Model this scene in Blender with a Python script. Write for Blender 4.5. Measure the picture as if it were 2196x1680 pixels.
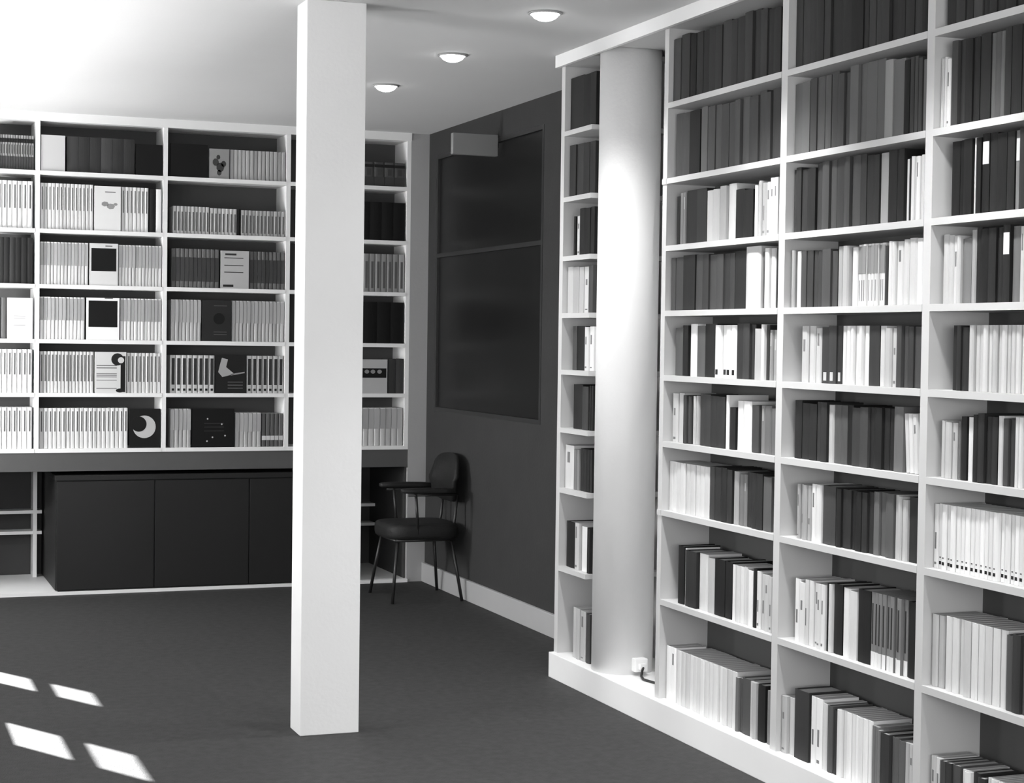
import bpy, bmesh, math, random
from mathutils import Matrix, Vector

# ------------------------------------------------------------------ scene reset
for o in list(bpy.data.objects):
    bpy.data.objects.remove(o, do_unlink=True)
S = bpy.context.scene
COL = S.collection
random.seed(7)

# ------------------------------------------------------------------ camera
FPX, YAW, PITCH, ROLL, EYE = 3751.1, 0.364142544, -0.0293760101, 0.0136814839, 1.55
cam_d = bpy.data.cameras.new('camera')
cam = bpy.data.objects.new('camera', cam_d)
COL.objects.link(cam)
cam_d.sensor_width = 36.0
cam_d.lens = 36.0 * FPX / 2196.0
cam_d.clip_start = 0.05
_F = Vector((math.sin(YAW) * math.cos(PITCH), math.cos(YAW) * math.cos(PITCH), math.sin(PITCH)))
_R = Vector((math.cos(YAW), -math.sin(YAW), 0))
_U = _R.cross(_F)
_R2 = _R * math.cos(ROLL) + _U * math.sin(ROLL)
_U2 = -_R * math.sin(ROLL) + _U * math.cos(ROLL)
M = Matrix((_R2, _U2, -_F)).transposed().to_4x4()
M.translation = Vector((0, 0, EYE))
cam.matrix_world = M
S.camera = cam

# ------------------------------------------------------------------ world, sun, daylight, exposure
W = bpy.data.worlds.new('sky')
S.world = W
W.use_nodes = True
bg = W.node_tree.nodes['Background']
bg.inputs[0].default_value = (0.85, 0.85, 0.85, 1)
bg.inputs[1].default_value = 0.6

SUN_EL = math.radians(33.0)
SUN_DIR = Vector((0.49 * math.cos(SUN_EL), -0.872 * math.cos(SUN_EL), -math.sin(SUN_EL)))
sd = bpy.data.lights.new('sun', 'SUN')
sd.energy = 150.0
sd.angle = math.radians(0.5)
sun = bpy.data.objects.new('sun', sd)
sun.rotation_euler = SUN_DIR.to_track_quat('-Z', 'Y').to_euler()
sun.location = (-6, 14, 6)
COL.objects.link(sun)

def window_light(name, loc, sy, sz, power, target):
    d = bpy.data.lights.new(name, 'AREA')
    d.shape = 'RECTANGLE'
    d.size = sy
    d.size_y = sz
    d.energy = power
    o = bpy.data.objects.new(name, d)
    o.location = loc
    q = (Vector(target) - Vector(loc)).to_track_quat('-Z', 'Y')
    o.rotation_euler = q.to_euler()
    COL.objects.link(o)
    return o
# daylight entering by the shop window on the street side and by the tall windows of the left wall
window_light('street_window_daylight', (-2.42, 1.5, 1.7), 5.4, 1.4, 80, (0, 1.5, 1.7))
window_light('shop_window_daylight', (0.2, -1.94, 1.65), 3.8, 1.2, 360, (0.2, 2, 1.65))
for _y, _w, _p in ((10.04, .36, 210), (8.795, .47, 45), (7.495, .47, 60), (6.195, .47, 75)):
    window_light('tall_window_daylight', (-.46, _y, 1.44), _w, .9, _p, (2, _y, 1.44))

# added upward fill lamp outside, standing in for bounce off the sunlit pavement
window_light('pavement_bounce_fill', (-1.0, 7.4, .06), 1.0, 4.6, 3600, (-1.0, 7.4, 5))

S.view_settings.view_transform = 'Standard'
S.view_settings.look = 'None'
S.view_settings.gamma = 1.0
S.view_settings.use_curve_mapping = False
S.view_settings.exposure = -0.75

# ------------------------------------------------------------------ materials (all procedural)
def new_mat(name, rough=.6, spec=.3):
    m = bpy.data.materials.new(name)
    m.use_nodes = True
    nt = m.node_tree
    b = nt.nodes['Principled BSDF']
    b.inputs['Roughness'].default_value = rough
    b.inputs['Specular IOR Level'].default_value = spec
    return m, nt, b

def paint(name, v, rough=.55, spec=.3, noise=.06, scale=6.0, bump=0.0, bscale=80.0, rand=0.0):
    """grey paint or cloth: a value broken up by noise, optional fine relief, optional change from object to object"""
    m, nt, b = new_mat(name, rough, spec)
    tc = nt.nodes.new('ShaderNodeTexCoord')
    nz = nt.nodes.new('ShaderNodeTexNoise')
    nz.inputs['Scale'].default_value = scale
    nz.inputs['Detail'].default_value = 4
    nt.links.new(tc.outputs['Object'], nz.inputs['Vector'])
    mr = nt.nodes.new('ShaderNodeMapRange')
    mr.inputs['To Min'].default_value = v * (1 - noise)
    mr.inputs['To Max'].default_value = v * (1 + noise)
    nt.links.new(nz.outputs['Fac'], mr.inputs['Value'])
    out = mr.outputs['Result']
    if rand:
        oi = nt.nodes.new('ShaderNodeObjectInfo')
        r2 = nt.nodes.new('ShaderNodeMapRange')
        r2.inputs['To Min'].default_value = 1 - rand
        r2.inputs['To Max'].default_value = 1 + rand
        nt.links.new(oi.outputs['Random'], r2.inputs['Value'])
        mu = nt.nodes.new('ShaderNodeMath')
        mu.operation = 'MULTIPLY'
        nt.links.new(out, mu.inputs[0])
        nt.links.new(r2.outputs['Result'], mu.inputs[1])
        out = mu.outputs[0]
    cb = nt.nodes.new('ShaderNodeCombineColor')
    for k in range(3):
        nt.links.new(out, cb.inputs[k])
    nt.links.new(cb.outputs[0], b.inputs['Base Color'])
    if bump:
        n2 = nt.nodes.new('ShaderNodeTexNoise')
        n2.inputs['Scale'].default_value = bscale
        nt.links.new(tc.outputs['Object'], n2.inputs['Vector'])
        bp = nt.nodes.new('ShaderNodeBump')
        bp.inputs['Strength'].default_value = bump
        bp.inputs['Distance'].default_value = .004
        nt.links.new(n2.outputs['Fac'], bp.inputs['Height'])
        nt.links.new(bp.outputs['Normal'], b.inputs['Normal'])
    return m

M_WHITE = paint('white_shelf_paint', .80, .45, .35, .03)
M_SHELF = paint('off_white_shelf_paint', .52, .5, .3, .03)
M_BACKP = paint('shade_toned_back_board', .08, .7, .2, .05)  # back boards darkened to stand for the shade above and behind the books
M_PILLAR = paint('white_pillar_paint', .80, .7, .2, .04, 3, .15, 60)
M_CEIL = paint('white_ceiling_paint', .62, .8, .1, .03, 2, .1, 90)
M_WALL = paint('pale_wall_paint', .34, .8, .2, .05, 3, .15, 70)
M_DARKWALL = paint('dark_wall_paint', .035, .8, .2, .15, 5, .2, 60)
M_FLOOR = paint('dark_floor_covering', .036, .7, .2, .5, 26, .4, 160)
M_BAND = paint('grey_board', .08, .6, .3, .06)
M_DARKCAB = paint('dark_cabinet_lacquer', .008, .5, .35, .1)
M_RECESS = paint('recess_shade_tone', .05, .8, .2, .1)  # dark tone standing in for shade inside the recess
M_PLAT = paint('platform_paint', .36, .6, .25, .05)
M_CHAIR = paint('black_chair_upholstery', .012, .6, .3, .2, 30, .3, 200)
M_METAL = paint('black_painted_steel', .015, .4, .5, .1)
M_SIGN = paint('pale_sign_face', .2, .6, .3, .05)
M_PLASTIC = paint('white_plastic', .85, .35, .5, .02)
M_CABLE = paint('black_cable', .012, .5, .4, .1)
M_RIM = paint('grey_lamp_rim', .35, .4, .5, .05)
M_PAGES = paint('paper_edges', .40, .9, .1, .10, 60, .0)  # paper greyed to carry the shelf shade on the book tops
M_GLASS, _nt, _b = new_mat('dark_window_glass', .30, .18)
_nz = _nt.nodes.new('ShaderNodeTexNoise'); _nz.inputs['Scale'].default_value = 2
_mr = _nt.nodes.new('ShaderNodeMapRange'); _mr.inputs['To Min'].default_value = .004; _mr.inputs['To Max'].default_value = .012
_nt.links.new(_nz.outputs['Fac'], _mr.inputs['Value'])
_nt.links.new(_mr.outputs['Result'], _b.inputs['Base Color'])
M_PANE = bpy.data.materials.new('clear_pane'); M_PANE.use_nodes = True
_nt = M_PANE.node_tree
_nt.nodes.remove(_nt.nodes['Principled BSDF'])
_tr = _nt.nodes.new('ShaderNodeBsdfTransparent'); _tr.inputs[0].default_value = (.93, .93, .93, 1)
_gl = _nt.nodes.new('ShaderNodeBsdfGlossy'); _gl.inputs['Roughness'].default_value = .02
_mx = _nt.nodes.new('ShaderNodeMixShader')
_mx.inputs[0].default_value = .05; _nt.links.new(_tr.outputs[0], _mx.inputs[1]); _nt.links.new(_gl.outputs[0], _mx.inputs[2])
_nt.links.new(_mx.outputs[0], _nt.nodes['Material Output'].inputs[0])
M_LAMP, _nt, _b = new_mat('lit_lamp_glass')
_b.inputs['Base Color'].default_value = (.9, .9, .9, 1)
_b.inputs['Emission Color'].default_value = (1, 1, 1, 1)
_b.inputs['Emission Strength'].default_value = 24.0

TONES = {}
def tone(t):
    """book cloth and paper in steps of grey"""
    k = max(1, min(19, round(t * 20)))
    if k not in TONES:
        TONES[k] = paint('book_grey_%02d' % k, .004 + .88 * (k / 20) ** 2.5, .6, .2, .015, 25, rand=.10)
    return TONES[k]

# ------------------------------------------------------------------ helpers
def bx(bm, x0, x1, y0, y1, z0, z1):
    v = [bm.verts.new((x, y, z)) for x in (x0, x1) for y in (y0, y1) for z in (z0, z1)]
    for f in ((0, 1, 3, 2), (4, 6, 7, 5), (0, 4, 5, 1), (2, 3, 7, 6), (0, 2, 6, 4), (1, 5, 7, 3)):
        bm.faces.new([v[i] for i in f])
    return v

def mesh(bm, name, smooth=False):
    bmesh.ops.recalc_face_normals(bm, faces=bm.faces)
    me = bpy.data.meshes.new(name)
    bm.to_mesh(me)
    bm.free()
    if smooth:
        for p in me.polygons:
            p.use_smooth = True
    return me

def obj(name, me, mat, parent=None, loc=None):
    o = bpy.data.objects.new(name, me)
    COL.objects.link(o)
    if mat is not None and me is not None and not me.materials:
        me.materials.append(mat)
    if parent is not None:
        o.parent = parent
    if loc is not None:
        o.location = loc
    return o

def box(name, x0, x1, y0, y1, z0, z1, mat, parent=None, bevel=0.0):
    cx, cy = (x0 + x1) / 2, (y0 + y1) / 2
    bm = bmesh.new()
    bx(bm, x0 - cx, x1 - cx, y0 - cy, y1 - cy, 0, z1 - z0)
    if bevel:
        bmesh.ops.bevel(bm, geom=bm.edges[:], offset=bevel, segments=2, affect='EDGES', profile=.6)
    p = Vector((0, 0, 0)) if parent is None else parent.location
    return obj(name, mesh(bm, name), mat, parent, (cx - p.x, cy - p.y, z0 - p.z))

def tag(o, label, cat, group=None):
    o['label'] = label
    o['category'] = cat
    if group:
        o['group'] = group
    return o

def thing(name, label, cat, loc=(0, 0, 0), group=None):
    o = bpy.data.objects.new(name, None)
    o.empty_display_size = .1
    o.location = loc
    COL.objects.link(o)
    return tag(o, label, cat, group)

def struct(o, label=None):
    o['kind'] = 'structure'
    if label:
        o['label'] = label
    return o

def tube(pts, r, seg=8):
    """round bar along a polyline"""
    bm = bmesh.new()
    rings = []
    pts = [Vector(p) for p in pts]
    for i, p in enumerate(pts):
        d = (pts[min(i + 1, len(pts) - 1)] - pts[max(i - 1, 0)]).normalized()
        a = d.orthogonal().normalized() if i == 0 else (prev - d * prev.dot(d)).normalized()
        prev = a
        b = d.cross(a)
        rings.append([bm.verts.new(p + (a * math.cos(t) + b * math.sin(t)) * r) for t in [2 * math.pi * k / seg for k in range(seg)]])
    for q0, q1 in zip(rings, rings[1:]):
        for k in range(seg):
            bm.faces.new((q0[k], q0[(k + 1) % seg], q1[(k + 1) % seg], q1[k]))
    bm.faces.new(rings[0][::-1])
    bm.faces.new(rings[-1])
    return bm

def lathe(prof, seg=48):
    bm = bmesh.new()
    rings = []
    for r, z in prof:
        if r < 1e-6:
            rings.append([bm.verts.new((0, 0, z))])
        else:
            rings.append([bm.verts.new((r * math.cos(2 * math.pi * k / seg), r * math.sin(2 * math.pi * k / seg), z)) for k in range(seg)])
    for a, b in zip(rings, rings[1:]):
        for k in range(seg):
            j = (k + 1) % seg
            if len(a) == 1 and len(b) == 1:
                continue
            if len(a) == 1:
                bm.faces.new((a[0], b[k], b[j]))
            elif len(b) == 1:
                bm.faces.new((a[k], b[0], a[j]))
            else:
                bm.faces.new((a[k], b[k], b[j], a[j]))
    return bm

# ------------------------------------------------------------------ the room
CEIL = 2.85
XW = 3.465          # dark wall on the right
XF = 3.060          # front of the right bookcase
YB = 10.62          # front of the back bookcase
YR = 11.45          # back of the recess under it
XL = -0.40          # left wall with the tall windows
bmf = bmesh.new()
bx(bmf, -2.6, 3.6, -2.1, 5.04, -.1, 0)
bx(bmf, XL - .04, 3.6, 5.04, 11.6, -.1, 0)
struct(obj('floor', mesh(bmf, 'floor'), M_FLOOR), 'dark carpeted shop floor')
struct(box('pavement', -9, XL - .04, 5.04, 16, -.1, 0, M_PLAT), 'pale pavement outside the tall windows')
bmc = bmesh.new()
bx(bmc, -2.6, 3.6, -2.1, 5.04, CEIL, CEIL + .1)
bx(bmc, XL - .04, 3.6, 5.04, 11.6, CEIL, CEIL + .1)
struct(obj('ceiling', mesh(bmc, 'ceiling'), M_CEIL), 'white painted shop ceiling')

def wall_with_holes(name, axis, c0, c1, lo, hi, holes, mat):
    """wall across axis 'x' (runs along y) from lo to hi, full height, cut by (a0, a1, z0, z1) openings"""
    bm = bmesh.new()
    cuts = sorted(holes)
    at = lo
    for a0, a1, z0, z1 in cuts:
        bx(bm, c0, c1, at, a0, 0, CEIL)
        bx(bm, c0, c1, a0, a1, 0, z0)
        bx(bm, c0, c1, a0, a1, z1, CEIL)
        at = a1
    bx(bm, c0, c1, at, hi, 0, CEIL)
    return struct(obj(name, mesh(bm, name), mat))

wall_with_holes('wall_right', 'x', XW, XW + .13, -2.1, 11.6, [(8.66, 10.46, 1.10, 2.70)], M_DARKWALL)['label'] = 'dark grey wall beyond the bookcase'
wall_with_holes('wall_left', 'x', XL - .04, XL, 5.0, 11.6, [(y, y + w, .98, 1.90) for y, w in ((5.96, .47), (7.26, .47), (8.56, .47), (9.86, .36))], M_WALL)
wall_with_holes('wall_street', 'x', -2.6, -2.48, -2.1, 5.04, [(-1.4, 4.4, .25, 2.45)], M_WALL)
struct(box('wall_return', -2.48, XL, 5.0, 5.04, 0, CEIL, M_WALL))
bmf = bmesh.new()
bx(bmf, -2.48, -1.75, -2.1, -2.0, 0, CEIL)
bx(bmf, 2.95, XW, -2.1, -2.0, 0, CEIL)
bx(bmf, -1.75, 2.95, -2.1, -2.0, 0, 1.0)
bx(bmf, -1.75, 2.95, -2.1, -2.0, 2.35, CEIL)
struct(obj('wall_front', mesh(bmf, 'wall_front'), M_WALL))
wnd = bpy.data.objects.new('window_7', None)
wnd.location = (.6, -2.05, 1.0)
COL.objects.link(wnd)
struct(wnd)
for k in range(5):
    x0 = -1.75 + k * 1.16
    box('mullion', x0, x0 + .06, -2.08, -2.02, 1.0, 2.35, M_WHITE, wnd)
for k in range(4):
    x0 = -1.75 + k * 1.16 + .06
    box('pane', x0, x0 + 1.10, -2.052, -2.048, 1.0, 2.35, M_PANE, wnd)
bmw = bmesh.new()
bx(bmw, XL, XW, YR, YR + .1, 0, CEIL)
bx(bmw, 3.345, XW, YB, YR, 0, CEIL)
wb = struct(obj('wall_back', mesh(bmw, 'wall_back'), M_WALL), 'grey pier of the back wall beside the back bookcase')
struct(box('baseboard_right', XW - .022, XW, 7.45, YB, 0, .122, M_PLAT, bevel=.004), 'white baseboard along the dark wall')

# tall windows of the left wall: frame bars and panes
n = 0
for y, w in ((5.96, .47), (7.26, .47), (8.56, .47), (9.86, .36)):
    n += 1
    wnd = bpy.data.objects.new('window_%d' % (n + 1), None)
    wnd.location = (XL - .02, y + w / 2, .98)
    COL.objects.link(wnd)
    struct(wnd)
    for zb in (1.265, 1.60):
        box('glazing_bar', XL - .035, XL - .005, y, y + w, zb, zb + .07, M_WHITE, wnd)
    for z0, z1 in ((.98, 1.265), (1.335, 1.60), (1.67, 1.90)):
        box('pane', XL - .022, XL - .018, y, y + w, z0, z1, M_PANE, wnd)
# street window
wnd = bpy.data.objects.new('window_6', None)
wnd.location = (-2.54, 1.5, .25)
COL.objects.link(wnd)
struct(wnd)
for k in range(5):
    yy = -1.4 + 5.8 * k / 4
    box('mullion', -2.57, -2.51, yy - .03 if 0 < k < 4 else (yy if k == 0 else yy - .06), yy + .03 if 0 < k < 4 else (yy + .06 if k == 0 else yy), .25, 2.45, M_WHITE, wnd)
for k in range(4):
    yy = -1.4 + 5.8 * k / 4
    box('pane', -2.542, -2.538, yy + (.06 if k == 0 else .03), yy + 1.45 - (.06 if k == 3 else .03), .25, 2.45, M_PANE, wnd)

# dark inside window in the right wall
wnd = bpy.data.objects.new('window_1', None)
wnd.location = (XW + .05, 9.56, 1.10)
COL.objects.link(wnd)
struct(wnd, 'large black glazed window in the dark wall')
for z0, z1 in ((1.10, 1.125), (2.06, 2.085), (2.675, 2.70)):
    box('frame_rail', XW - .002, XW + .04, 8.66, 10.46, z0, z1, M_METAL, wnd)
for y0, y1 in ((8.66, 8.685), (10.435, 10.46)):
    for z0, z1 in ((1.125, 2.06), (2.085, 2.675)):
        box('frame_stile', XW - .002, XW + .04, y0, y1, z0, z1, M_METAL, wnd)
for z0, z1 in ((1.125, 2.06), (2.085, 2.675)):
    box('pane', XW + .012, XW + .02, 8.685, 10.435, z0, z1, M_GLASS, wnd)

# square pillar
struct(box('square_pillar', 1.652, 1.888, 6.595, 6.755, 0, CEIL, M_PILLAR, bevel=.003), 'white square pillar standing free in the room')

# round column inside the right bookcase
CX, CY, CR = 3.045 + .134, 6.945, .134
bmc = lathe([(0, .115), (CR, .115), (CR, 2.85), (0, 2.85)], 64)
rc = obj('round_column', mesh(bmc, 'round_column', True), M_PILLAR, None, (CX, CY, 0))
for p in rc.data.polygons:
    p.use_smooth = abs(p.normal.z) < .5
struct(rc, 'white round column rising through the right bookcase')

# ------------------------------------------------------------------ right bookcase
RZ = [2.492, 2.192, 1.924, 1.665, 1.407, 1.142, 0.866, 0.507]      # middles of the shelf edges
TH = .022
XBK = 3.445
rbk = thing('bookcase', 'tall white built-in bookcase along the right wall around the round column', 'bookcase', (XF, 5.5, 0))
UP = [(7.4, 7.44), (6.325, 6.362), (5.377, 5.419), (4.496, 4.535), (3.615, 3.655)]
for y0, y1 in UP:
    box('upright', XF, XBK, y0, y1, .115, 2.80, M_SHELF, rbk)
BAYS = [(7.4, 6.362), (6.325, 5.419), (5.377, 4.535), (4.496, 3.655)]
for z in RZ:
    for bi, (hi, lo) in enumerate(BAYS):
        if bi == 0:
            lo = CY + CR + .004
        box('shelf', XF - .002, XBK - .012 if bi == 0 else XF + .215, lo, hi, z - TH / 2, z + TH / 2, M_SHELF, rbk)
for z in (RZ[1], RZ[6]):
    box('shelf_end', XF - .004, XF, UP[1][0], UP[1][1], z - TH / 2, z + TH / 2, M_SHELF, rbk)
box('plinth', 3.034, XBK, UP[4][0], UP[0][1], 0, .115, M_WHITE, rbk, .003)
box('fascia', 3.026, 3.044, UP[4][0], UP[0][1], 2.795, 2.85, M_WHITE, rbk)
for hi, lo in [(UP[0][1], CY + CR + .004), (CY - CR - .004, UP[1][1])] + BAYS[1:]:
    box('top_board', 3.044, XBK, lo, hi, 2.80, 2.822, M_SHELF, rbk)
XSB = XF + .215                                # back of the shelves in the three book bays
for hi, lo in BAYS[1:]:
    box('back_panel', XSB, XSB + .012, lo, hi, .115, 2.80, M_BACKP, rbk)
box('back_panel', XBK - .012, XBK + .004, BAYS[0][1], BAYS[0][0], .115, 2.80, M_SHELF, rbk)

# ------------------------------------------------------------------ back bookcase
BZ = [2.497, 2.156, 1.830, 1.506, 1.189, .858]
BUP = [.305, 1.051, 1.797, 2.553, 3.331]
bbk = thing('bookcase', 'white bookcase of face-out and spine-out paperbacks across the back wall', 'bookcase', (1.8, YB, .735))
for x in [-.386] + BUP:
    box('upright', x - .013, x + .013, YB, YB + .28, .846, 2.80, M_WHITE, bbk)
ax = [-.386] + BUP
for z in BZ:
    for a, b in zip(ax, ax[1:]):
        box('shelf', a + .013, b - .013, YB - .002, YB + .27, z - .012, z + .012, M_WHITE, bbk)
box('top_rail', XL, 3.344, YB - .01, YB + .28, 2.80, 2.85, M_WHITE, bbk)
box('back_panel', XL, 3.344, YB + .27, YB + .285, .846, 2.80, M_BACKP, bbk)
box('lower_band', XL, 3.344, YB + .004, YB + .03, .735, .846, M_BAND, bbk)
box('soffit', XL, 3.344, YB + .03, YR, .82, .846, M_BAND, bbk)
# platform and what stands in the recess
struct(box('platform', XL, 3.345, YB - .02, YR, 0, .020, M_WHITE), 'low white platform under the back bookcase')
struct(box('wall_recess', XL, 3.345, YR - .012, YR, .020, .82, M_RECESS), 'back of the recess under the back bookcase, darkened for shade')
struct(box('recess_side_lining', 3.333, 3.344, YB + .03, YR - .012, .020, .82, M_RECESS), 'lining added beside the recess behind the chair, darkened for shade')  # thin sheet added over the pier side to paint in the recess shade
cab = thing('counter_cabinet', 'long dark cabinet in the recess under the back bookcase', 'cabinet', (2.03, 11.0, .020))
box('body', 1.165, 2.90, YB + .004, YR - .03, .026, .68, M_DARKCAB, cab)
box('base', 1.18, 2.88, YB - .010, YR - .03, .020, .026, M_DARKCAB, cab)
box('top', 1.160, 2.905, YB - .020, YR - .03, .68, .712, M_DARKCAB, cab, .003)
for k in range(3):
    x0 = 1.168 + k * .578
    dr = box('door', x0 + .002, x0 + .574, YB - .014, YB + .004, .028, .676, M_DARKCAB, cab, .002)
for x0, x1, px, lab in ((XL + .002, 1.155, 1.10, 'thin white open rack left of the dark cabinet, under the bookcase'), (2.915, 3.332, 2.93, 'thin pale rack in the recess behind the chair')):
    rk = thing('low_rack', lab, 'rack', ((x0 + x1) / 2, YR - .15, .020))
    box('post', px, px + .024, YR - .16, YR - .02, .020, .80, M_WHITE, rk)
    for zb in (.30, .43):
        box('rack_shelf', x0, px, YR - .15, YR - .02, zb - .010, zb + .010, M_WHITE, rk)
        box('rack_shelf', px + .024, x1, YR - .15, YR - .02, zb - .010, zb + .010, M_WHITE, rk)

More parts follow.
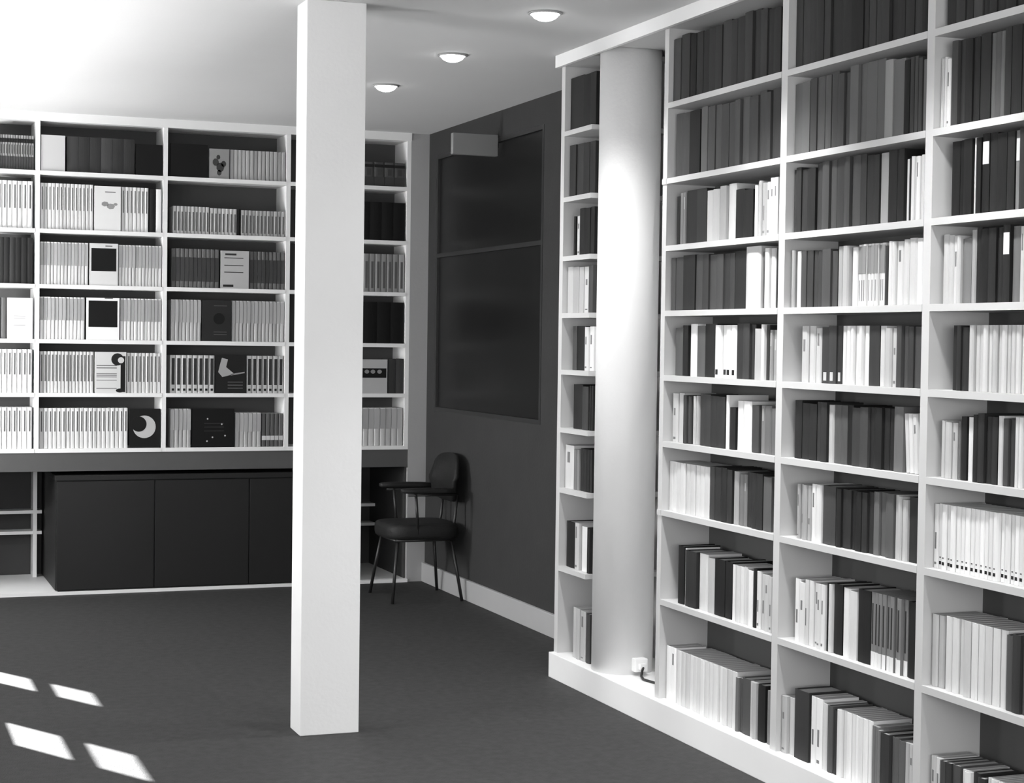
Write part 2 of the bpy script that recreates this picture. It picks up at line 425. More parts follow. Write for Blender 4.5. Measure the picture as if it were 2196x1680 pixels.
# ------------------------------------------------------------------ what stands on the shelves: (bay, row, [(from, to, count, grey, height, kind)])
RIGHT_BOOKS = [
 (0,0,[(7.393,7.241,1,0.2,0.24,'h'),(7.241,7.094,2,0.16,0.24,'h')]),
 (0,1,[(7.381,7.094,4,0.22,0.22,'h')]),
 (0,2,[(7.337,7.316,1,0.1,0.17,'h'),(7.31,7.267,1,0.82,0.17,'p'),(7.262,7.094,3,0.08,0.2,'h')]),
 (0,3,[(7.396,7.263,2,0.72,0.2,'p'),(7.263,7.146,2,0.8,0.2,'p'),(7.141,7.094,1,0.3,0.2,'h')]),
 (0,4,[(7.334,7.285,1,0.25,0.195,'h'),(7.285,7.189,1,0.1,0.195,'h'),(7.178,7.094,2,0.85,0.195,'p')]),
 (0,5,[(7.308,7.2,1,0.08,0.19,'h'),(7.195,7.127,1,0.3,0.19,'h'),(7.127,7.094,2,0.16,0.19,'h')]),
 (0,6,[(7.396,7.292,1,0.8,0.19,'p'),(7.286,7.232,2,0.5,0.185,'m'),(7.227,7.094,4,0.14,0.19,'h')]),
 (0,7,[(7.374,7.264,1,0.1,0.205,'h'),(7.259,7.216,1,0.85,0.205,'p'),(7.205,7.126,1,0.92,0.2,'p'),(7.12,7.094,2,0.2,0.2,'h')]),
 (0,8,[(7.288,7.143,3,0.72,0.23,'p'),(7.138,7.094,1,0.3,0.22,'h')]),
 (1,0,[(6.32,6.185,2,0.28,0.255,'h'),(6.185,6.134,1,0.08,0.25,'h'),(6.134,5.91,4,0.2,0.255,'h'),(5.91,5.731,3,0.2,0.255,'h'),(5.731,5.623,2,0.2,0.255,'h'),(5.623,5.476,3,0.24,0.25,'h')]),
 (1,1,[(6.301,6.174,2,0.28,0.235,'h'),(6.174,6.083,1,0.12,0.235,'h'),(6.08,5.755,6,0.34,0.24,'h'),(5.75,5.534,4,0.34,0.24,'h'),(5.529,5.465,1,0.3,0.24,'h')]),
 (1,2,[(6.293,6.26,1,0.12,0.19,'h'),(6.257,6.203,2,0.5,0.195,'p'),(6.2,6.112,1,0.14,0.2,'h'),(6.112,6.029,1,0.18,0.2,'h'),(6.027,5.908,2,0.74,0.195,'p'),(5.908,5.858,1,0.66,0.195,'p'),(5.858,5.797,1,0.8,0.2,'p'),(5.792,5.652,2,0.08,0.175,'h'),(5.647,5.629,1,0.85,0.185,'m'),(5.624,5.594,2,0.75,0.19,'m'),(5.589,5.529,2,0.7,0.19,'p'),(5.525,5.472,2,0.78,0.2,'p')]),
 (1,3,[(6.311,6.205,2,0.3,0.2,'h'),(6.205,6.103,1,0.14,0.205,'h'),(6.103,5.785,6,0.26,0.205,'h'),(5.785,5.693,1,0.18,0.205,'h'),(5.691,5.579,1,0.76,0.215,'p'),(5.574,5.554,1,0.35,0.2,'m'),(5.552,5.488,2,0.82,0.205,'p'),(5.486,5.464,1,0.12,0.205,'h')]),
 (1,4,[(6.274,6.203,1,0.3,0.185,'h'),(6.2,6.154,1,0.08,0.195,'h'),(6.152,6.093,1,0.92,0.2,'p'),(6.09,6.022,1,0.42,0.2,'h'),(6.022,5.926,1,0.1,0.2,'h'),(5.924,5.757,4,0.88,0.195,'s'),(5.753,5.62,3,0.22,0.2,'h'),(5.617,5.57,1,0.66,0.19,'p'),(5.568,5.55,1,0.88,0.2,'m'),(5.547,5.523,1,0.2,0.195,'h'),(5.518,5.462,2,0.55,0.185,'p')]),
 (1,5,[(6.289,6.198,2,0.78,0.185,'p'),(6.192,6.121,4,0.3,0.185,'m'),(6.117,6.061,3,0.72,0.185,'m'),(6.055,5.835,4,0.24,0.19,'h'),(5.83,5.811,1,0.85,0.19,'m'),(5.805,5.76,1,0.1,0.15,'h'),(5.756,5.636,2,0.88,0.175,'p'),(5.631,5.58,1,0.3,0.17,'h'),(5.578,5.457,3,0.5,0.165,'p')]),
 (1,6,[(6.321,5.959,9,0.84,0.19,'p'),(5.955,5.771,4,0.2,0.195,'h'),(5.767,5.729,1,0.64,0.19,'p'),(5.725,5.67,2,0.5,0.19,'p'),(5.668,5.538,3,0.2,0.195,'h'),(5.535,5.476,1,0.36,0.195,'h')]),
 (1,7,[(6.213,6.159,1,0.08,0.225,'h'),(6.156,6.146,1,0.85,0.22,'m'),(6.141,6.048,1,0.25,0.22,'h'),(6.043,5.915,2,0.78,0.215,'p'),(5.911,5.771,2,0.08,0.21,'h'),(5.765,5.604,7,0.85,0.205,'m'),(5.602,5.577,1,0.08,0.21,'h'),(5.574,5.46,4,0.82,0.205,'p')]),
 (1,8,[(6.321,6.226,2,0.92,0.225,'p'),(6.211,5.72,14,0.84,0.215,'p'),(5.714,5.675,2,0.4,0.2,'m'),(5.673,5.613,1,0.34,0.205,'h'),(5.611,5.56,2,0.74,0.205,'p'),(5.555,5.503,1,0.14,0.205,'h'),(5.498,5.459,1,0.6,0.2,'p')]),
 (2,0,[(5.373,5.278,2,0.24,0.255,'h'),(5.278,5.135,3,0.22,0.255,'h'),(5.135,5.071,1,0.2,0.25,'h'),(5.071,5.008,1,0.24,0.25,'h'),(5.008,4.937,1,0.18,0.255,'h'),(4.937,4.779,4,0.22,0.255,'h'),(4.779,4.694,2,0.22,0.25,'h'),(4.694,4.644,1,0.16,0.25,'h'),(4.644,4.571,2,0.2,0.255,'h')]),
 (2,1,[(5.371,5.262,2,0.4,0.235,'h'),(5.258,5.132,3,0.32,0.24,'h'),(5.126,5.005,3,0.32,0.24,'h'),(5.0,4.799,4,0.4,0.245,'h'),(4.796,4.751,1,0.62,0.235,'h'),(4.75,4.684,1,0.45,0.23,'h'),(4.684,4.654,1,0.12,0.22,'h'),(4.652,4.59,3,0.25,0.225,'h'),(4.588,4.558,1,0.5,0.21,'h')]),
 (2,2,[(5.373,5.348,1,0.26,0.215,'h'),(5.346,5.168,4,0.2,0.215,'h'),(5.168,4.906,6,0.26,0.22,'h'),(4.904,4.826,2,0.24,0.22,'h'),(4.816,4.768,1,0.68,0.215,'h'),(4.766,4.679,2,0.1,0.22,'h'),(4.677,4.655,1,0.85,0.185,'m'),(4.651,4.638,1,0.2,0.185,'m'),(4.636,4.612,2,0.82,0.19,'m'),(4.609,4.573,2,0.85,0.195,'p')]),
 (2,3,[(5.373,5.337,2,0.58,0.19,'p'),(5.33,5.304,1,0.85,0.185,'m'),(5.3,5.159,4,0.26,0.185,'h'),(5.156,5.068,2,0.28,0.185,'h'),(5.065,4.993,2,0.66,0.19,'p'),(4.983,4.95,1,0.9,0.19,'p'),(4.945,4.778,8,0.82,0.19,'t'),(4.774,4.757,1,0.3,0.18,'h'),(4.753,4.72,2,0.8,0.19,'m'),(4.718,4.679,1,0.76,0.19,'p'),(4.673,4.565,3,0.82,0.195,'p')]),
 (2,4,[(5.293,5.167,3,0.72,0.19,'p'),(5.165,5.031,3,0.2,0.19,'b'),(5.026,4.867,6,0.87,0.19,'p'),(4.865,4.803,1,0.2,0.19,'h'),(4.798,4.702,3,0.77,0.19,'p'),(4.7,4.645,2,0.32,0.19,'h'),(4.643,4.572,2,0.24,0.195,'h')]),
 (2,5,[(5.335,5.109,5,0.2,0.19,'h'),(5.106,5.075,1,0.74,0.185,'p'),(5.073,4.992,2,0.3,0.19,'h'),(4.99,4.955,1,0.08,0.19,'h'),(4.953,4.857,2,0.26,0.19,'h'),(4.855,4.711,4,0.15,0.195,'h'),(4.707,4.656,1,0.45,0.195,'h'),(4.643,4.566,3,0.85,0.175,'pT')]),
 (2,6,[(5.296,5.198,4,0.64,0.19,'p'),(5.194,5.134,2,0.88,0.19,'p'),(5.13,5.05,1,0.3,0.19,'h'),(5.037,4.818,6,0.18,0.195,'h'),(4.816,4.701,3,0.4,0.195,'h'),(4.699,4.656,2,0.72,0.195,'p'),(4.654,4.628,1,0.8,0.185,'p'),(4.624,4.568,1,0.16,0.195,'h')]),
 (2,7,[(5.308,5.23,2,0.95,0.215,'p'),(5.228,5.099,5,0.86,0.22,'p'),(5.097,5.08,1,0.08,0.225,'h'),(5.075,5.058,1,0.88,0.225,'m'),(5.054,5.001,1,0.2,0.23,'h'),(4.994,4.907,2,0.88,0.225,'p'),(4.901,4.827,1,0.12,0.235,'h'),(4.821,4.619,9,0.5,0.235,'w'),(4.613,4.56,1,0.14,0.235,'h')]),
 (2,8,[(5.373,5.299,2,0.74,0.2,'p'),(5.289,5.194,1,0.2,0.24,'h'),(5.183,5.079,3,0.86,0.235,'p'),(5.072,5.008,2,0.3,0.225,'h'),(5.006,4.801,8,0.92,0.225,'p'),(4.795,4.748,3,0.55,0.215,'m'),(4.744,4.696,1,0.2,0.21,'h'),(4.694,4.62,2,0.42,0.205,'h'),(4.616,4.565,2,0.78,0.2,'p')]),
 (3,0,[(4.471,4.377,2,0.22,0.255,'h'),(4.377,4.263,3,0.24,0.255,'h'),(4.263,4.005,6,0.22,0.255,'h')]),
 (3,1,[(4.492,4.484,1,0.9,0.2,'p'),(4.481,4.472,1,0.8,0.195,'m'),(4.468,4.439,2,0.9,0.2,'p'),(4.436,4.367,2,0.25,0.24,'h'),(4.367,4.301,2,0.12,0.235,'h'),(4.301,4.253,1,0.22,0.24,'h'),(4.253,4.182,3,0.36,0.235,'h'),(4.182,3.994,5,0.2,0.24,'h')]),
 (3,2,[(4.439,4.327,3,0.1,0.215,'h'),(4.326,4.315,1,0.85,0.215,'m'),(4.313,4.289,1,0.12,0.21,'h'),(4.287,4.252,1,0.12,0.225,'L'),(4.25,4.134,3,0.13,0.22,'h'),(4.133,4.11,1,0.5,0.22,'L'),(4.108,3.984,4,0.18,0.22,'h')]),
 (3,3,[(4.473,4.376,4,0.76,0.2,'p'),(4.375,4.332,1,0.52,0.19,'h'),(4.326,4.304,1,0.62,0.205,'p'),(4.302,4.171,4,0.14,0.21,'h'),(4.17,4.137,1,0.16,0.21,'L'),(4.136,4.101,1,0.5,0.205,'h'),(4.098,3.98,5,0.8,0.205,'p')]),
 (3,4,[(4.412,4.325,3,0.18,0.19,'h'),(4.321,3.98,16,0.78,0.19,'p')]),
 (3,5,[(4.455,4.381,3,0.76,0.165,'p'),(4.379,4.365,1,0.4,0.165,'m'),(4.362,4.334,1,0.1,0.18,'h'),(4.33,4.299,1,0.85,0.185,'p'),(4.296,4.183,4,0.2,0.19,'h'),(4.18,4.155,1,0.78,0.195,'p'),(4.153,4.099,2,0.24,0.19,'h'),(4.096,3.98,7,0.86,0.19,'p')]),
 (3,6,[(4.492,4.467,1,0.9,0.19,'p'),(4.465,3.98,21,0.92,0.19,'d')]),
 (3,7,[(4.488,4.425,2,0.78,0.215,'p'),(4.411,4.118,9,0.84,0.22,'p'),(4.114,3.98,4,0.3,0.22,'h')]),
 (3,8,[(4.475,4.422,2,0.84,0.19,'p'),(4.42,4.326,3,0.3,0.19,'h'),(4.323,4.27,2,0.87,0.185,'p'),(4.268,4.203,2,0.22,0.19,'h'),(4.196,3.98,13,0.84,0.19,'p')]),
]
BACK_BOOKS = [
 (0,0,[(0.793,1.03,16,0.6,0.2,'q')]),
 (1,0,[(1.068,1.209,1,0.85,0.21,'F'),(1.219,1.614,6,0.26,0.21,'h'),(1.619,1.78,1,0.06,0.185,'F')]),
 (2,0,[(1.825,2.054,1,0.07,0.2,'F'),(2.06,2.185,1,0.6,0.18,'FA'),(2.191,2.536,14,0.72,0.18,'p')]),
 (0,1,[(0.794,1.024,8,0.95,0.275,'v')]),
 (1,1,[(1.068,1.373,14,0.86,0.27,'v'),(1.377,1.535,1,0.92,0.265,'FB'),(1.538,1.699,7,0.88,0.265,'v'),(1.704,1.74,1,0.15,0.26,'h'),(1.743,1.777,1,0.95,0.26,'p')]),
 (2,1,[(1.846,2.067,10,0.74,0.165,'g'),(2.071,2.236,7,0.78,0.16,'g'),(2.238,2.257,1,0.06,0.16,'h'),(2.261,2.536,12,0.7,0.155,'g')]),
 (0,2,[(0.796,1.026,7,0.22,0.27,'h')]),
 (1,2,[(1.068,1.346,14,0.86,0.25,'u'),(1.351,1.521,1,0.92,0.25,'FC'),(1.524,1.78,13,0.84,0.245,'u')]),
 (2,2,[(1.84,2.128,11,0.45,0.235,'k'),(2.136,2.313,1,0.76,0.23,'FD'),(2.319,2.536,9,0.45,0.23,'k')]),
 (0,3,[(0.797,0.875,3,0.4,0.24,'p'),(0.881,1.028,1,0.95,0.24,'FE')]),
 (1,3,[(1.068,1.327,12,0.92,0.25,'u'),(1.335,1.531,1,0.93,0.25,'FC'),(1.536,1.78,12,0.9,0.25,'u')]),
 (2,3,[(1.84,2.021,8,0.74,0.25,'u'),(2.024,2.206,1,0.2,0.25,'FF'),(2.21,2.536,14,0.72,0.25,'u')]),
 (0,4,[(0.799,1.027,8,0.92,0.255,'v')]),
 (1,4,[(1.07,1.382,15,0.85,0.245,'x'),(1.386,1.574,1,0.86,0.245,'FG'),(1.577,1.78,9,0.85,0.24,'x')]),
 (2,4,[(1.837,2.107,8,0.78,0.23,'k2'),(2.11,2.3,1,0.14,0.235,'FH'),(2.305,2.536,7,0.76,0.23,'k2')]),
 (0,5,[(0.8,1.028,8,0.92,0.245,'v')]),
 (1,5,[(1.068,1.586,20,0.88,0.24,'v'),(1.592,1.78,1,0.1,0.235,'FI')]),
 (2,5,[(1.84,1.965,5,0.72,0.235,'u'),(1.97,2.231,1,0.07,0.235,'FJ'),(2.237,2.398,6,0.75,0.21,'u'),(2.403,2.536,5,0.4,0.205,'y')]),
 (3,0,[(2.767,3.308,8,0.34,0.15,'q')]),
 (3,1,[(2.771,3.312,7,0.09,0.24,'h')]),
 (3,2,[(2.774,3.312,14,0.6,0.24,'g')]),
 (3,3,[(2.778,3.312,6,0.07,0.26,'h')]),
 (3,4,[(2.781,3.023,4,0.6,0.2,'p'),(3.029,3.206,1,0.75,0.215,'FK'),(3.213,3.312,2,0.3,0.22,'h')]),
 (3,5,[(2.785,3.312,14,0.78,0.24,'u')]),
]

# ------------------------------------------------------------------ books: shared unit meshes (x thickness, y depth, z height; spine at y = 0)
def cover_mesh(name, bulge, board, over, seg=6):
    """U-shaped cover: rounded spine and two boards, extruded upwards"""
    bm = bmesh.new()
    outer, inner = [], []
    for k in range(seg + 1):
        x = -.5 + k / seg
        y = bulge * (2 * x) ** 2 if bulge > 0 else (0 if 1 < k < seg - 1 else (.004 if 0 < k < seg else .03))
        outer.append((x, y))
        inner.append((max(-.5 + board, min(.5 - board, x)), y + .02))
    loop = [(-.5, 1)] + outer + [(.5, 1)] + [(.5 - board, 1)] + inner[::-1] + [(-.5 + board, 1)]
    n = len(loop)
    lo = [bm.verts.new((x, y, 0)) for x, y in loop]
    hi = [bm.verts.new((x, y, 1)) for x, y in loop]
    for i in range(n):
        j = (i + 1) % n
        bm.faces.new((lo[i], lo[j], hi[j], hi[i]))
    m = seg + 3                       # outer points: 0..m-1, inner points follow in reverse order
    for i in range(m - 1):
        j0, j1 = n - 1 - i, n - 2 - i
        for vs, fl in ((lo, 1), (hi, 0)):
            f = (vs[i], vs[i + 1], vs[j1], vs[j0])
            bm.faces.new(f[::-1] if fl else f)
    return mesh(bm, name)

def pages_mesh(name, board, inset, top):
    bm = bmesh.new()
    bx(bm, -.5 + board, .5 - board, .025, 1 - inset, (1 - top), top)
    return mesh(bm, name)

HARD = cover_mesh('hardback_cover', .018, .07, 0)
SOFT = cover_mesh('paperback_cover', 0, .035, 0)
HPAGES = pages_mesh('hardback_pages', .075, .03, .985)
SPAGES = pages_mesh('paperback_pages', .04, .004, .998)
for me in (HARD, SOFT):
    me.materials.append(tone(.5))
for me in (HPAGES, SPAGES):
    me.materials.append(M_PAGES)

STRIPS = {}
def strip_mesh(x0, x1, z0, z1, bulge):
    key = (round(x0, 3), round(x1, 3), round(z0, 3), round(z1, 3), bulge)
    if key not in STRIPS:
        bm = bmesh.new()
        seg = 4
        fr, bk = [], []
        for k in range(seg + 1):
            x = x0 + (x1 - x0) * k / seg
            y = bulge * (2 * x) ** 2
            fr.append([bm.verts.new((x, y - .004, z)) for z in (z0, z1)])
            bk.append([bm.verts.new((x, y + .010, z)) for z in (z0, z1)])
        for k in range(seg):
            bm.faces.new((fr[k][0], fr[k + 1][0], fr[k + 1][1], fr[k][1]))
            bm.faces.new((fr[k][1], fr[k + 1][1], bk[k + 1][1], bk[k][1]))
            bm.faces.new((fr[k][0], bk[k][0], bk[k + 1][0], fr[k + 1][0]))
        bm.faces.new((fr[0][0], fr[0][1], bk[0][1], bk[0][0]))
        bm.faces.new((fr[-1][0], bk[-1][0], bk[-1][1], fr[-1][1]))
        me = mesh(bm, 'spine_print')
        me.materials.append(tone(.5))
        STRIPS[key] = me
    return STRIPS[key]

def set_mat(o, m):
    o.material_slots[0].link = 'OBJECT'
    o.material_slots[0].material = m

def child(name, me, m, parent):
    c = bpy.data.objects.new(name, me)
    COL.objects.link(c)
    c.parent = parent
    if m is not None:
        set_mat(c, m)
    return c

# printed marks on spines: (name, x0, x1, z0, z1, tone)
PRINTS = {
    'L': [('spine_label', -.42, .42, .62, .90, .85)],
    's': [('spine_mark', -.22, .22, .06, .16, .12)],
    'b': [('spine_mark', -.2, .2, .05, .2, .75)],
    'd': [('spine_number', -.24, .24, .07, .12, .08), ('spine_mark', -.15, .15, .17, .19, .35)],
    't': [('spine_band', -.46, .46, .52, .97, .55), ('spine_title', -.1, .1, .08, .42, .55)],
    'w': [('spine_band', -.49, .49, .0, .2, .9), ('spine_title', -.15, .15, .3, .85, .2)],
    'v': [('spine_title', -.13, .13, .42, .92, .42)],
    'q': [('spine_band', -.49, .49, .78, .9, .15), ('spine_band', -.49, .49, .0, .38, .3), ('spine_title', -.18, .18, .45, .72, .3)],
    'g': [('spine_title', -.2, .2, .1, .8, .38)],
    'u': [('spine_band', -.47, .47, .45, .97, .72)],
    'k': [('spine_band', -.47, .47, .16, .78, .3)],
    'k2': [('spine_title', -.28, .28, .22, .92, .25), ('spine_number', -.22, .22, .06, .12, .15)],
    'x': [('spine_title', -.2, .2, .28, .92, .45)],
    'y': [('spine_band', -.48, .48, .2, .33, .8)],
}
_ONES = ['', 'first', 'second', 'third', 'fourth', 'fifth', 'sixth', 'seventh', 'eighth', 'ninth', 'tenth', 'eleventh', 'twelfth', 'thirteenth', 'fourteenth', 'fifteenth', 'sixteenth', 'seventeenth', 'eighteenth', 'nineteenth']
def ordinal(i):
    if i < 20:
        return _ONES[i]
    t = {2: ('twentieth', 'twenty'), 3: ('thirtieth', 'thirty'), 4: ('fortieth', 'forty')}[i // 10]
    return t[0] if i % 10 == 0 else t[1] + '-' + _ONES[i % 10]

def row_word(r):
    return 'top row' if r == 0 else ordinal(r + 1) + ' row down'

def grey_word(t):
    return 'black' if t < .15 else 'dark grey' if t < .33 else 'mid grey' if t < .52 else 'pale grey' if t < .72 else 'white'

def make_book(kind, w, d, h, t, loc, rz, tilt=0.0, name=None, plain=True):
    base = kind.replace('T', '')
    hard = base in ('h', 'L', 'b', 'w')
    nm = name or {'m': 'pamphlet'}.get(base, 'hardback_book' if hard else 'paperback_book')
    o = bpy.data.objects.new(nm, HARD if hard else SOFT)
    COL.objects.link(o)
    set_mat(o, tone(t))
    o.rotation_euler = (0, tilt, rz)
    o.scale = (w, d, h)
    o.location = loc
    child('page_block', HPAGES if hard else SPAGES, None, o)
    marks = PRINTS.get(base, ())
    if nm == 'paperback_book' and plain and not marks and w > .012 and random.random() < .4:
        z0 = random.choice((.55, .6, .3, .68))
        marks = [('spine_title', -.14, .14, z0, z0 + random.uniform(.1, .28), .52 if t > .6 else .7)]
        if random.random() < .4:
            marks.append(('spine_mark', -.2, .2, .06, .06 + random.uniform(.02, .05), .5))
    for pn, x0, x1, z0, z1, tt in marks:
        child(pn, strip_mesh(x0, x1, z0, z1, .018 if hard else 0), tone(tt), o)
    return o

KIND_WORD = {'h': 'hardback', 'L': 'white-labelled hardback', 'b': 'hardback', 'w': 'patterned volume', 'm': 'thin pamphlet'}
BAYN = ['bay left of round column', 'bay right of round column', 'middle right-hand bay', 'nearest right-hand bay']
ROW_FILL = (1.0, 1.06, 1.05, 1.05, 1.02, 1.05, 1.04, 1.02, 1.0)
for bay, row, segs in RIGHT_BOOKS:
    zs = (RZ[row] + TH / 2 if row < 8 else .115) + .0004
    cell = []
    for y0, y1, n, t, h, kind in segs:
        series = kind in ('d', 't', 's', 'w') or (kind == 'p' and n >= 6)
        ws = [1 + (random.uniform(-.03, .03) if series else random.uniform(-.28, .28)) for _ in range(n)]
        k = (y0 - y1) / sum(ws)
        at = y0
        h *= ROW_FILL[row]
        hh = h
        lean = kind.endswith('T')
        dd = random.uniform(.135, .165)
        for q in ws:
            w = q * k
            if not series and random.random() < .45:
                hh = h * random.uniform(.955, 1.015)
                dd = random.uniform(.135, .175)
            tt = t + (random.uniform(-.02, .02) if series else random.uniform(-.045, .045))
            tilt = 0
            z = zs
            if lean:
                tilt = -.085
                z = zs + (w - .0006) / 2 * math.sin(.085)
            xx = XF + .020 + random.uniform(-.004, .009)
            o = make_book(kind, w - .0014, dd, hh, max(.04, tt), (xx, at - w / 2, z), -math.pi / 2, tilt, None, not series)
            cell.append((o, tt, kind))
            at -= w
    for i, (o, tt, kind) in enumerate(cell):
        tag(o, '%s %s, %s from left, %s, %s' % (grey_word(tt), KIND_WORD.get(kind, 'paperback'), ordinal(i + 1), row_word(row), BAYN[bay]),
            'pamphlet' if kind == 'm' else 'book', 'books in the ' + BAYN[bay])

# ------------------------------------------------------------------ covers shown face out on the back bookcase
def plate(name, pts, t, parent, y=-.0006):
    """a flat printed shape, extruded a hair; pts in metres on the cover (x, z)"""
    bm = bmesh.new()
    a = [bm.verts.new((x, y, z)) for x, z in pts]
    b = [bm.verts.new((x, .0006, z)) for x, z in pts]
    n = len(pts)
    bm.faces.new(a)
    bm.faces.new(b[::-1])
    for i in range(n):
        j = (i + 1) % n
        bm.faces.new((a[i], b[i], b[j], a[j]))
    return obj(name, mesh(bm, name), tone(t), parent)

def rect(x0, x1, z0, z1):
    return [(x0, z0), (x1, z0), (x1, z1), (x0, z1)]

def disc(cx, cz, r, n=24, ry=None):
    return [(cx + r * math.cos(2 * math.pi * k / n), cz + (ry or r) * math.sin(2 * math.pi * k / n)) for k in range(n)]

def display_book(code, w, h, t, loc):
    d = .022
    root = bpy.data.objects.new('display_book', None)
    root.empty_display_size = .05
    root.location = loc
    COL.objects.link(root)
    bm = bmesh.new()
    bx(bm, -w / 2, w / 2, 0, .0025, 0, h)
    bx(bm, -w / 2, w / 2, d - .0025, d, 0, h)
    bx(bm, -w / 2, -w / 2 + .002, .0025, d - .0025, 0, h)
    cov = obj('cover', mesh(bm, 'cover'), tone(t), root)
    bm = bmesh.new()
    bx(bm, -w / 2 + .0022, w / 2 - .003, .0027, d - .0027, .002, h - .002)
    obj('page_block', mesh(bm, 'page_block'), M_PAGES, root)
    P = lambda n, pts, tt, y=-.0006: plate(n, pts, tt, cov, y)
    c = code[1:]
    if c == 'A':      # pictorial cover
        for x, z, r in ((-.18, .55, .16), (.05, .38, .2), (.22, .5, .13), (-.05, .72, .1), (.0, .2, .12)):
            P('printed_blotch', disc(x * w, z * h, r * w, 9, r * w * 1.2), .3)
    elif c == 'B':    # pen sketch
        P('printed_title', rect(-.1 * w, .3 * w, .86 * h, .88 * h), .45)
        for x, z, r in ((-.1, .6, .14), (.12, .55, .16), (.3, .6, .08)):
            P('printed_sketch', disc(x * w, z * h, r * w, 7, r * w * .7), .6)
    elif c == 'C':    # black square
        s = .44 * w
        P('printed_square', rect(-s, s, .5 * h - .36 * w + .02, .5 * h + .46 * w + .02), .07)
        P('printed_title', rect(.05 * w, .3 * w, .5 * h + .5 * w + .024, .5 * h + .5 * w + .03), .45)
    elif c == 'D':
        P('printed_title', rect(-.35 * w, .05 * w, .88 * h, .93 * h), .25)
        for z in (.8, .6, .42):
            P('printed_line', rect(-.38 * w, .3 * w, z * h, z * h + .022 * h), .3)
        P('printed_title', rect(-.42 * w, -.05 * w, .04 * h, .1 * h), .2)
    elif c == 'E':
        for z in (.55, .5, .33):
            P('printed_line', rect(-.25 * w, .22 * w, z * h, z * h + .012 * h), .6)
    elif c == 'F':
        P('printed_shape', disc(.08 * w, .55 * h, .2 * w, 14, .14 * h), .1)
        for z in (.86, .22, .16):
            P('printed_line', rect(-.1 * w, .35 * w, z * h, z * h + .012 * h), .42)
    elif c == 'G':    # white cover, black standing shape on the right, grey lines
        P('printed_disc', disc(.22 * w, .82 * h, .2 * w, 20), .15)
        P('printed_disc', disc(.33 * w, .80 * h, .1 * w, 14), .82, -.0012)
        P('printed_bar', rect(.32 * w, .47 * w, 0.02 * h, .9 * h), .1, -.0009)
        P('printed_foot', disc(.3 * w, .06 * h, .13 * w, 16, .05 * h), .1, -.0010)
        for z in (.66, .6, .46, .42, .38, .3, .1):
            P('printed_line', rect(-.45 * w, .2 * w, z * h, z * h + .02 * h), .4 if z > .55 else .55)
    elif c == 'H':    # dark photograph with a pale shape
        P('printed_shape', [(-.3 * w, .92 * h), (-.1 * w, .88 * h), (-.16 * w, .68 * h), (.12 * w, .5 * h), (-.28 * w, .42 * h), (-.42 * w, .55 * h), (-.36 * w, .75 * h)], .72)
        P('printed_line', [(.0, .5 * h), (.46 * w, .56 * h), (.46 * w, .525 * h), (.0, .46 * h)], .6)
        for z in (.28, .2, .12):
            P('printed_line', rect(-.1 * w, .4 * w, z * h, z * h + .02 * h), .45)
    elif c == 'I':    # black cover, white crescent
        P('printed_moon', disc(-.02 * w, .54 * h, .37 * w, 32), .82)
        P('printed_shadow', disc(-.2 * w, .61 * h, .25 * w, 28), .1, -.0012)
    elif c == 'J':
        for x, z in ((-.14, .74), (-.02, .26), (-.15, .16), (.2, .6), (.28, .3)):
            P('printed_star', disc(x * w, z * h, .02 * w, 8), .8)
        for z in (.62, .52, .42):
            P('printed_line', rect(-.22 * w, .25 * w, z * h, z * h + .01 * h), .35)
    elif c == 'K':
        P('printed_band', rect(-.46 * w, .46 * w, .46 * h, .74 * h), .12)
        for x in (-.28, -.05, .2):
            P('printed_figure', disc(x * w, .64 * h, .09 * w, 10, .06 * h), .6, -.0012)
    return root

FACE = {'F': '%s plain book shown face out', 'FA': 'book with blotchy picture cover', 'FB': 'white sketch-covered book',
        'FC': 'white book with black cover square', 'FD': 'pale book with lettering lines', 'FE': 'white book with faint lettering on its cover',
        'FF': 'dark book cover between pale spines', 'FG': 'white book with black lamp-like cover shape', 'FH': 'dark photographic cover with pale figure shape',
        'FI': 'black book with white crescent moon', 'FJ': 'wide black book with small white stars', 'FK': 'pale book with dark picture band'}
BBAY = ['leftmost back bay', 'second back bay', 'back bay left of square pillar', 'back bay behind square pillar']
for bay, row, segs in BACK_BOOKS:
    zs = BZ[row] + .012 + .0004
    cell = []
    for x0, x1, n, t, h, kind in segs:
        if kind.startswith('F'):
            o = display_book(kind, x1 - x0 - .004, h, t, ((x0 + x1) / 2, YB + .006, zs))
            tag(o, (FACE[kind] % grey_word(t) if '%' in FACE[kind] else FACE[kind]) + ', %s, %s' % (row_word(row), BBAY[bay]), 'book', 'books shown face out on the back bookcase')
            cell.append((None, t))
            continue
        w = (x1 - x0) / n
        dd = random.uniform(.14, .16)
        for i in range(n):
            o = make_book(kind, w - .0012, dd, h, max(.04, t + random.uniform(-.03, .03)), (x0 + (i + .5) * w, YB + .012 + random.uniform(0, .004), zs), 0, 0, 'hardback_book' if kind == 'h' else 'series_paperback')
            cell.append((o, t))
    m = len(cell)
    for i, (o, t) in enumerate(cell):
        if o is None:
            continue
        word = 'hardback' if o.name.startswith('hardback') else 'series paperback'
        if bay in (0, 3):
            pos = ordinal(m - i) + ' from right'
        else:
            pos = ordinal(i + 1) + ' from left'
        tag(o, '%s %s, %s, %s, %s' % (grey_word(t), word, pos, row_word(row), BBAY[bay]), 'book', 'spines on the back bookcase')

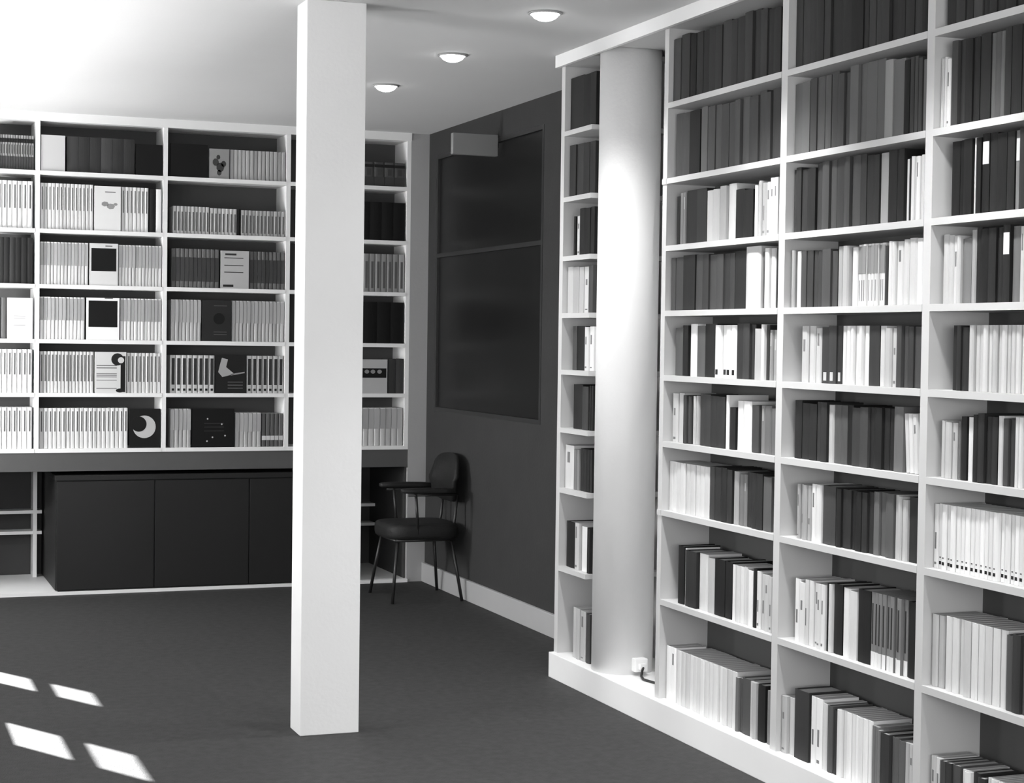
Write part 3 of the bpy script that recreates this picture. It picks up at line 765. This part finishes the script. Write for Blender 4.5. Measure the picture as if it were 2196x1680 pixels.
# ------------------------------------------------------------------ ceiling lamps
LAMP_W = (150, 90, 28, 350, 230, 100)
LAMP_LABELS = ['lit round ceiling lamp, nearest of the three in view', 'lit round ceiling lamp, middle one of the three in view', 'lit round ceiling lamp, farthest of the row, beside the square pillar',
               'round ceiling lamp over the nearest bookcase bay', 'round ceiling lamp just before the nearest bookcase bay', 'round ceiling lamp closest to the street end of the room']
RIM = mesh(lathe([(.056, 0), (.068, 0), (.068, -.005), (.060, -.008), (.056, -.005), (.056, 0)], 40), 'rim', True)
GLASS = mesh(lathe([(0, -.0005), (.055, -.0005), (.053, -.010), (.045, -.020), (.030, -.028), (.016, -.032), (0, -.033)], 40), 'lamp_glass', True)
for i, y in enumerate((6.483, 7.617, 8.675, 5.37, 4.27, 3.17)):
    lp = thing('ceiling_lamp', LAMP_LABELS[i], 'lamp', (2.59, y, CEIL), 'round ceiling lamps')
    obj('rim', RIM, M_RIM, lp)
    obj('lamp_glass', GLASS, M_LAMP, lp)
    sp = bpy.data.lights.new('ceiling_lamp_beam', 'SPOT')
    sp.energy = LAMP_W[i]
    sp.spot_size = math.radians(122 if i == 0 else 104)
    sp.spot_blend = .9
    sp.shadow_soft_size = .05
    so = bpy.data.objects.new('ceiling_lamp_beam', sp)
    so.location = (0, 0, -.04)
    so.parent = lp
    COL.objects.link(so)

# ------------------------------------------------------------------ chair in the far corner
ch = thing('chair', 'dark armchair with rounded back and thin splayed legs in far corner', 'chair', (3.20, 9.98, 0))
bm = bmesh.new()
seat_o = []
for k in range(28):
    a = 2 * math.pi * k / 28
    c, s_ = math.cos(a), math.sin(a)
    e = 2 / 4.2
    seat_o.append((.225 * math.copysign(abs(c) ** e, c), .225 * math.copysign(abs(s_) ** e, s_)))
rings = []
for z, f in ((.368, .93), (.374, .98), (.392, 1.0), (.430, 1.0), (.448, .97), (.456, .9), (.459, .6)):
    rings.append([bm.verts.new((x * f, y * f, z)) for x, y in seat_o])
for r0, r1 in zip(rings, rings[1:]):
    for k in range(28):
        bm.faces.new((r0[k], r0[(k + 1) % 28], r1[(k + 1) % 28], r1[k]))
bm.faces.new(rings[0][::-1]); bm.faces.new(rings[-1])
obj('seat', mesh(bm, 'seat', True), M_CHAIR, ch)
obj('seat_frame', mesh(tube([(-.18, -.18, .362), (.18, -.18, .362), (.18, .18, .362), (-.18, .18, .362), (-.18, -.18, .362)], .009), 'seat_frame', True), M_METAL, ch)
for sx, sy in ((-1, -1), (1, -1), (-1, 1), (1, 1)):
    obj('leg', mesh(tube([(sx * .165, sy * .165, .362), (sx * .19, sy * .20, .19), (sx * .215, sy * .235, .0)], .010), 'leg', True), M_METAL, ch)
# curved back panel on the wall side, its rounded top higher in the middle
bm = bmesh.new()
R_ = []
for k in range(15):
    u = -1 + 2 * k / 14
    y = .225 * u
    x = .205 - .045 * u * u
    hh = .265 * (1 - abs(u) ** 3.5) ** .5
    zc = .72
    ring = [(x - .012, y, zc - hh / 2 - .01), (x + .010, y, zc - hh / 2 - .012), (x + .022, y, zc), (x + .030, y, zc + hh / 2 + .012), (x + .008, y, zc + hh / 2 + .012), (x - .006, y, zc)]
    R_.append([bm.verts.new(p) for p in ring])
for a_, b_ in zip(R_, R_[1:]):
    for k in range(6):
        bm.faces.new((a_[k], a_[(k + 1) % 6], b_[(k + 1) % 6], b_[k]))
bm.faces.new(R_[0][::-1]); bm.faces.new(R_[-1])
obj('backrest', mesh(bm, 'backrest', True), M_CHAIR, ch)
for s_ in (-1, 1):
    obj('back_post', mesh(tube([(.175, s_ * .13, .362), (.20, s_ * .13, .48), (.213, s_ * .13, .62)], .009), 'back_post', True), M_METAL, ch)
    # arm pad, tapering to a rounded front
    bm = bmesh.new()
    R_ = []
    for x, w, z0, z1 in ((.165, .022, .640, .668), (.10, .026, .640, .672), (.0, .030, .640, .674), (-.10, .030, .642, .674), (-.15, .024, .645, .672), (-.165, .012, .650, .668)):
        yc = s_ * .222
        R_.append([bm.verts.new(p) for p in ((x, yc - w, z0 + .006), (x, yc - w * .6, z0), (x, yc + w * .6, z0), (x, yc + w, z0 + .006), (x, yc + w * .8, z1), (x, yc - w * .8, z1))])
    for a_, b_ in zip(R_, R_[1:]):
        for k in range(6):
            bm.faces.new((a_[k], a_[(k + 1) % 6], b_[(k + 1) % 6], b_[k]))
    bm.faces.new(R_[0][::-1]); bm.faces.new(R_[-1])
    arm = obj('armrest', mesh(bm, 'armrest', True), M_CHAIR, ch)
    obj('arm_strut', mesh(tube([(-.055, s_ * .215, .40), (-.075, s_ * .222, .645)], .009), 'arm_strut', True), M_METAL, arm)
    obj('arm_rail', mesh(tube([(.17, s_ * .222, .632), (-.12, s_ * .222, .632)], .007), 'arm_rail', True), M_METAL, arm)

# ------------------------------------------------------------------ sign projecting from the dark wall
sg = thing('hanging_sign', 'pale blank sign box projecting from the dark wall under the ceiling', 'sign', (3.32, 9.36, 2.59))
box('sign_box', 3.185, 3.455, 9.34, 9.38, 2.592, 2.712, M_SIGN, sg, .004)
box('bracket', 3.44, XW - .001, 9.35, 9.37, 2.64, 2.665, M_METAL, sg)

# ------------------------------------------------------------------ socket on the round column, with its lead
sk = thing('wall_socket', 'small white socket box with black lead at foot of round column', 'socket', (3.20, 6.80, .115))
box('socket_box', 3.165, 3.225, 6.775, 6.822, .132, .19, M_PLASTIC, sk, .005)
box('plug', 3.178, 3.208, 6.752, 6.775, .145, .172, M_PLASTIC, sk, .004)
obj('lead', mesh(tube([(-.007, -.045, .04), (-.02, -.062, .03), (-.035, -.085, .012), (-.04, -.12, .006), (-.03, -.18, .006), (-.01, -.26, .006), (.0, -.30, .009)], .0055), 'lead', True), M_CABLE, sk)
box('lead_connector', 3.19, 3.215, 6.455, 6.51, .116, .136, M_CABLE, sk, .003)
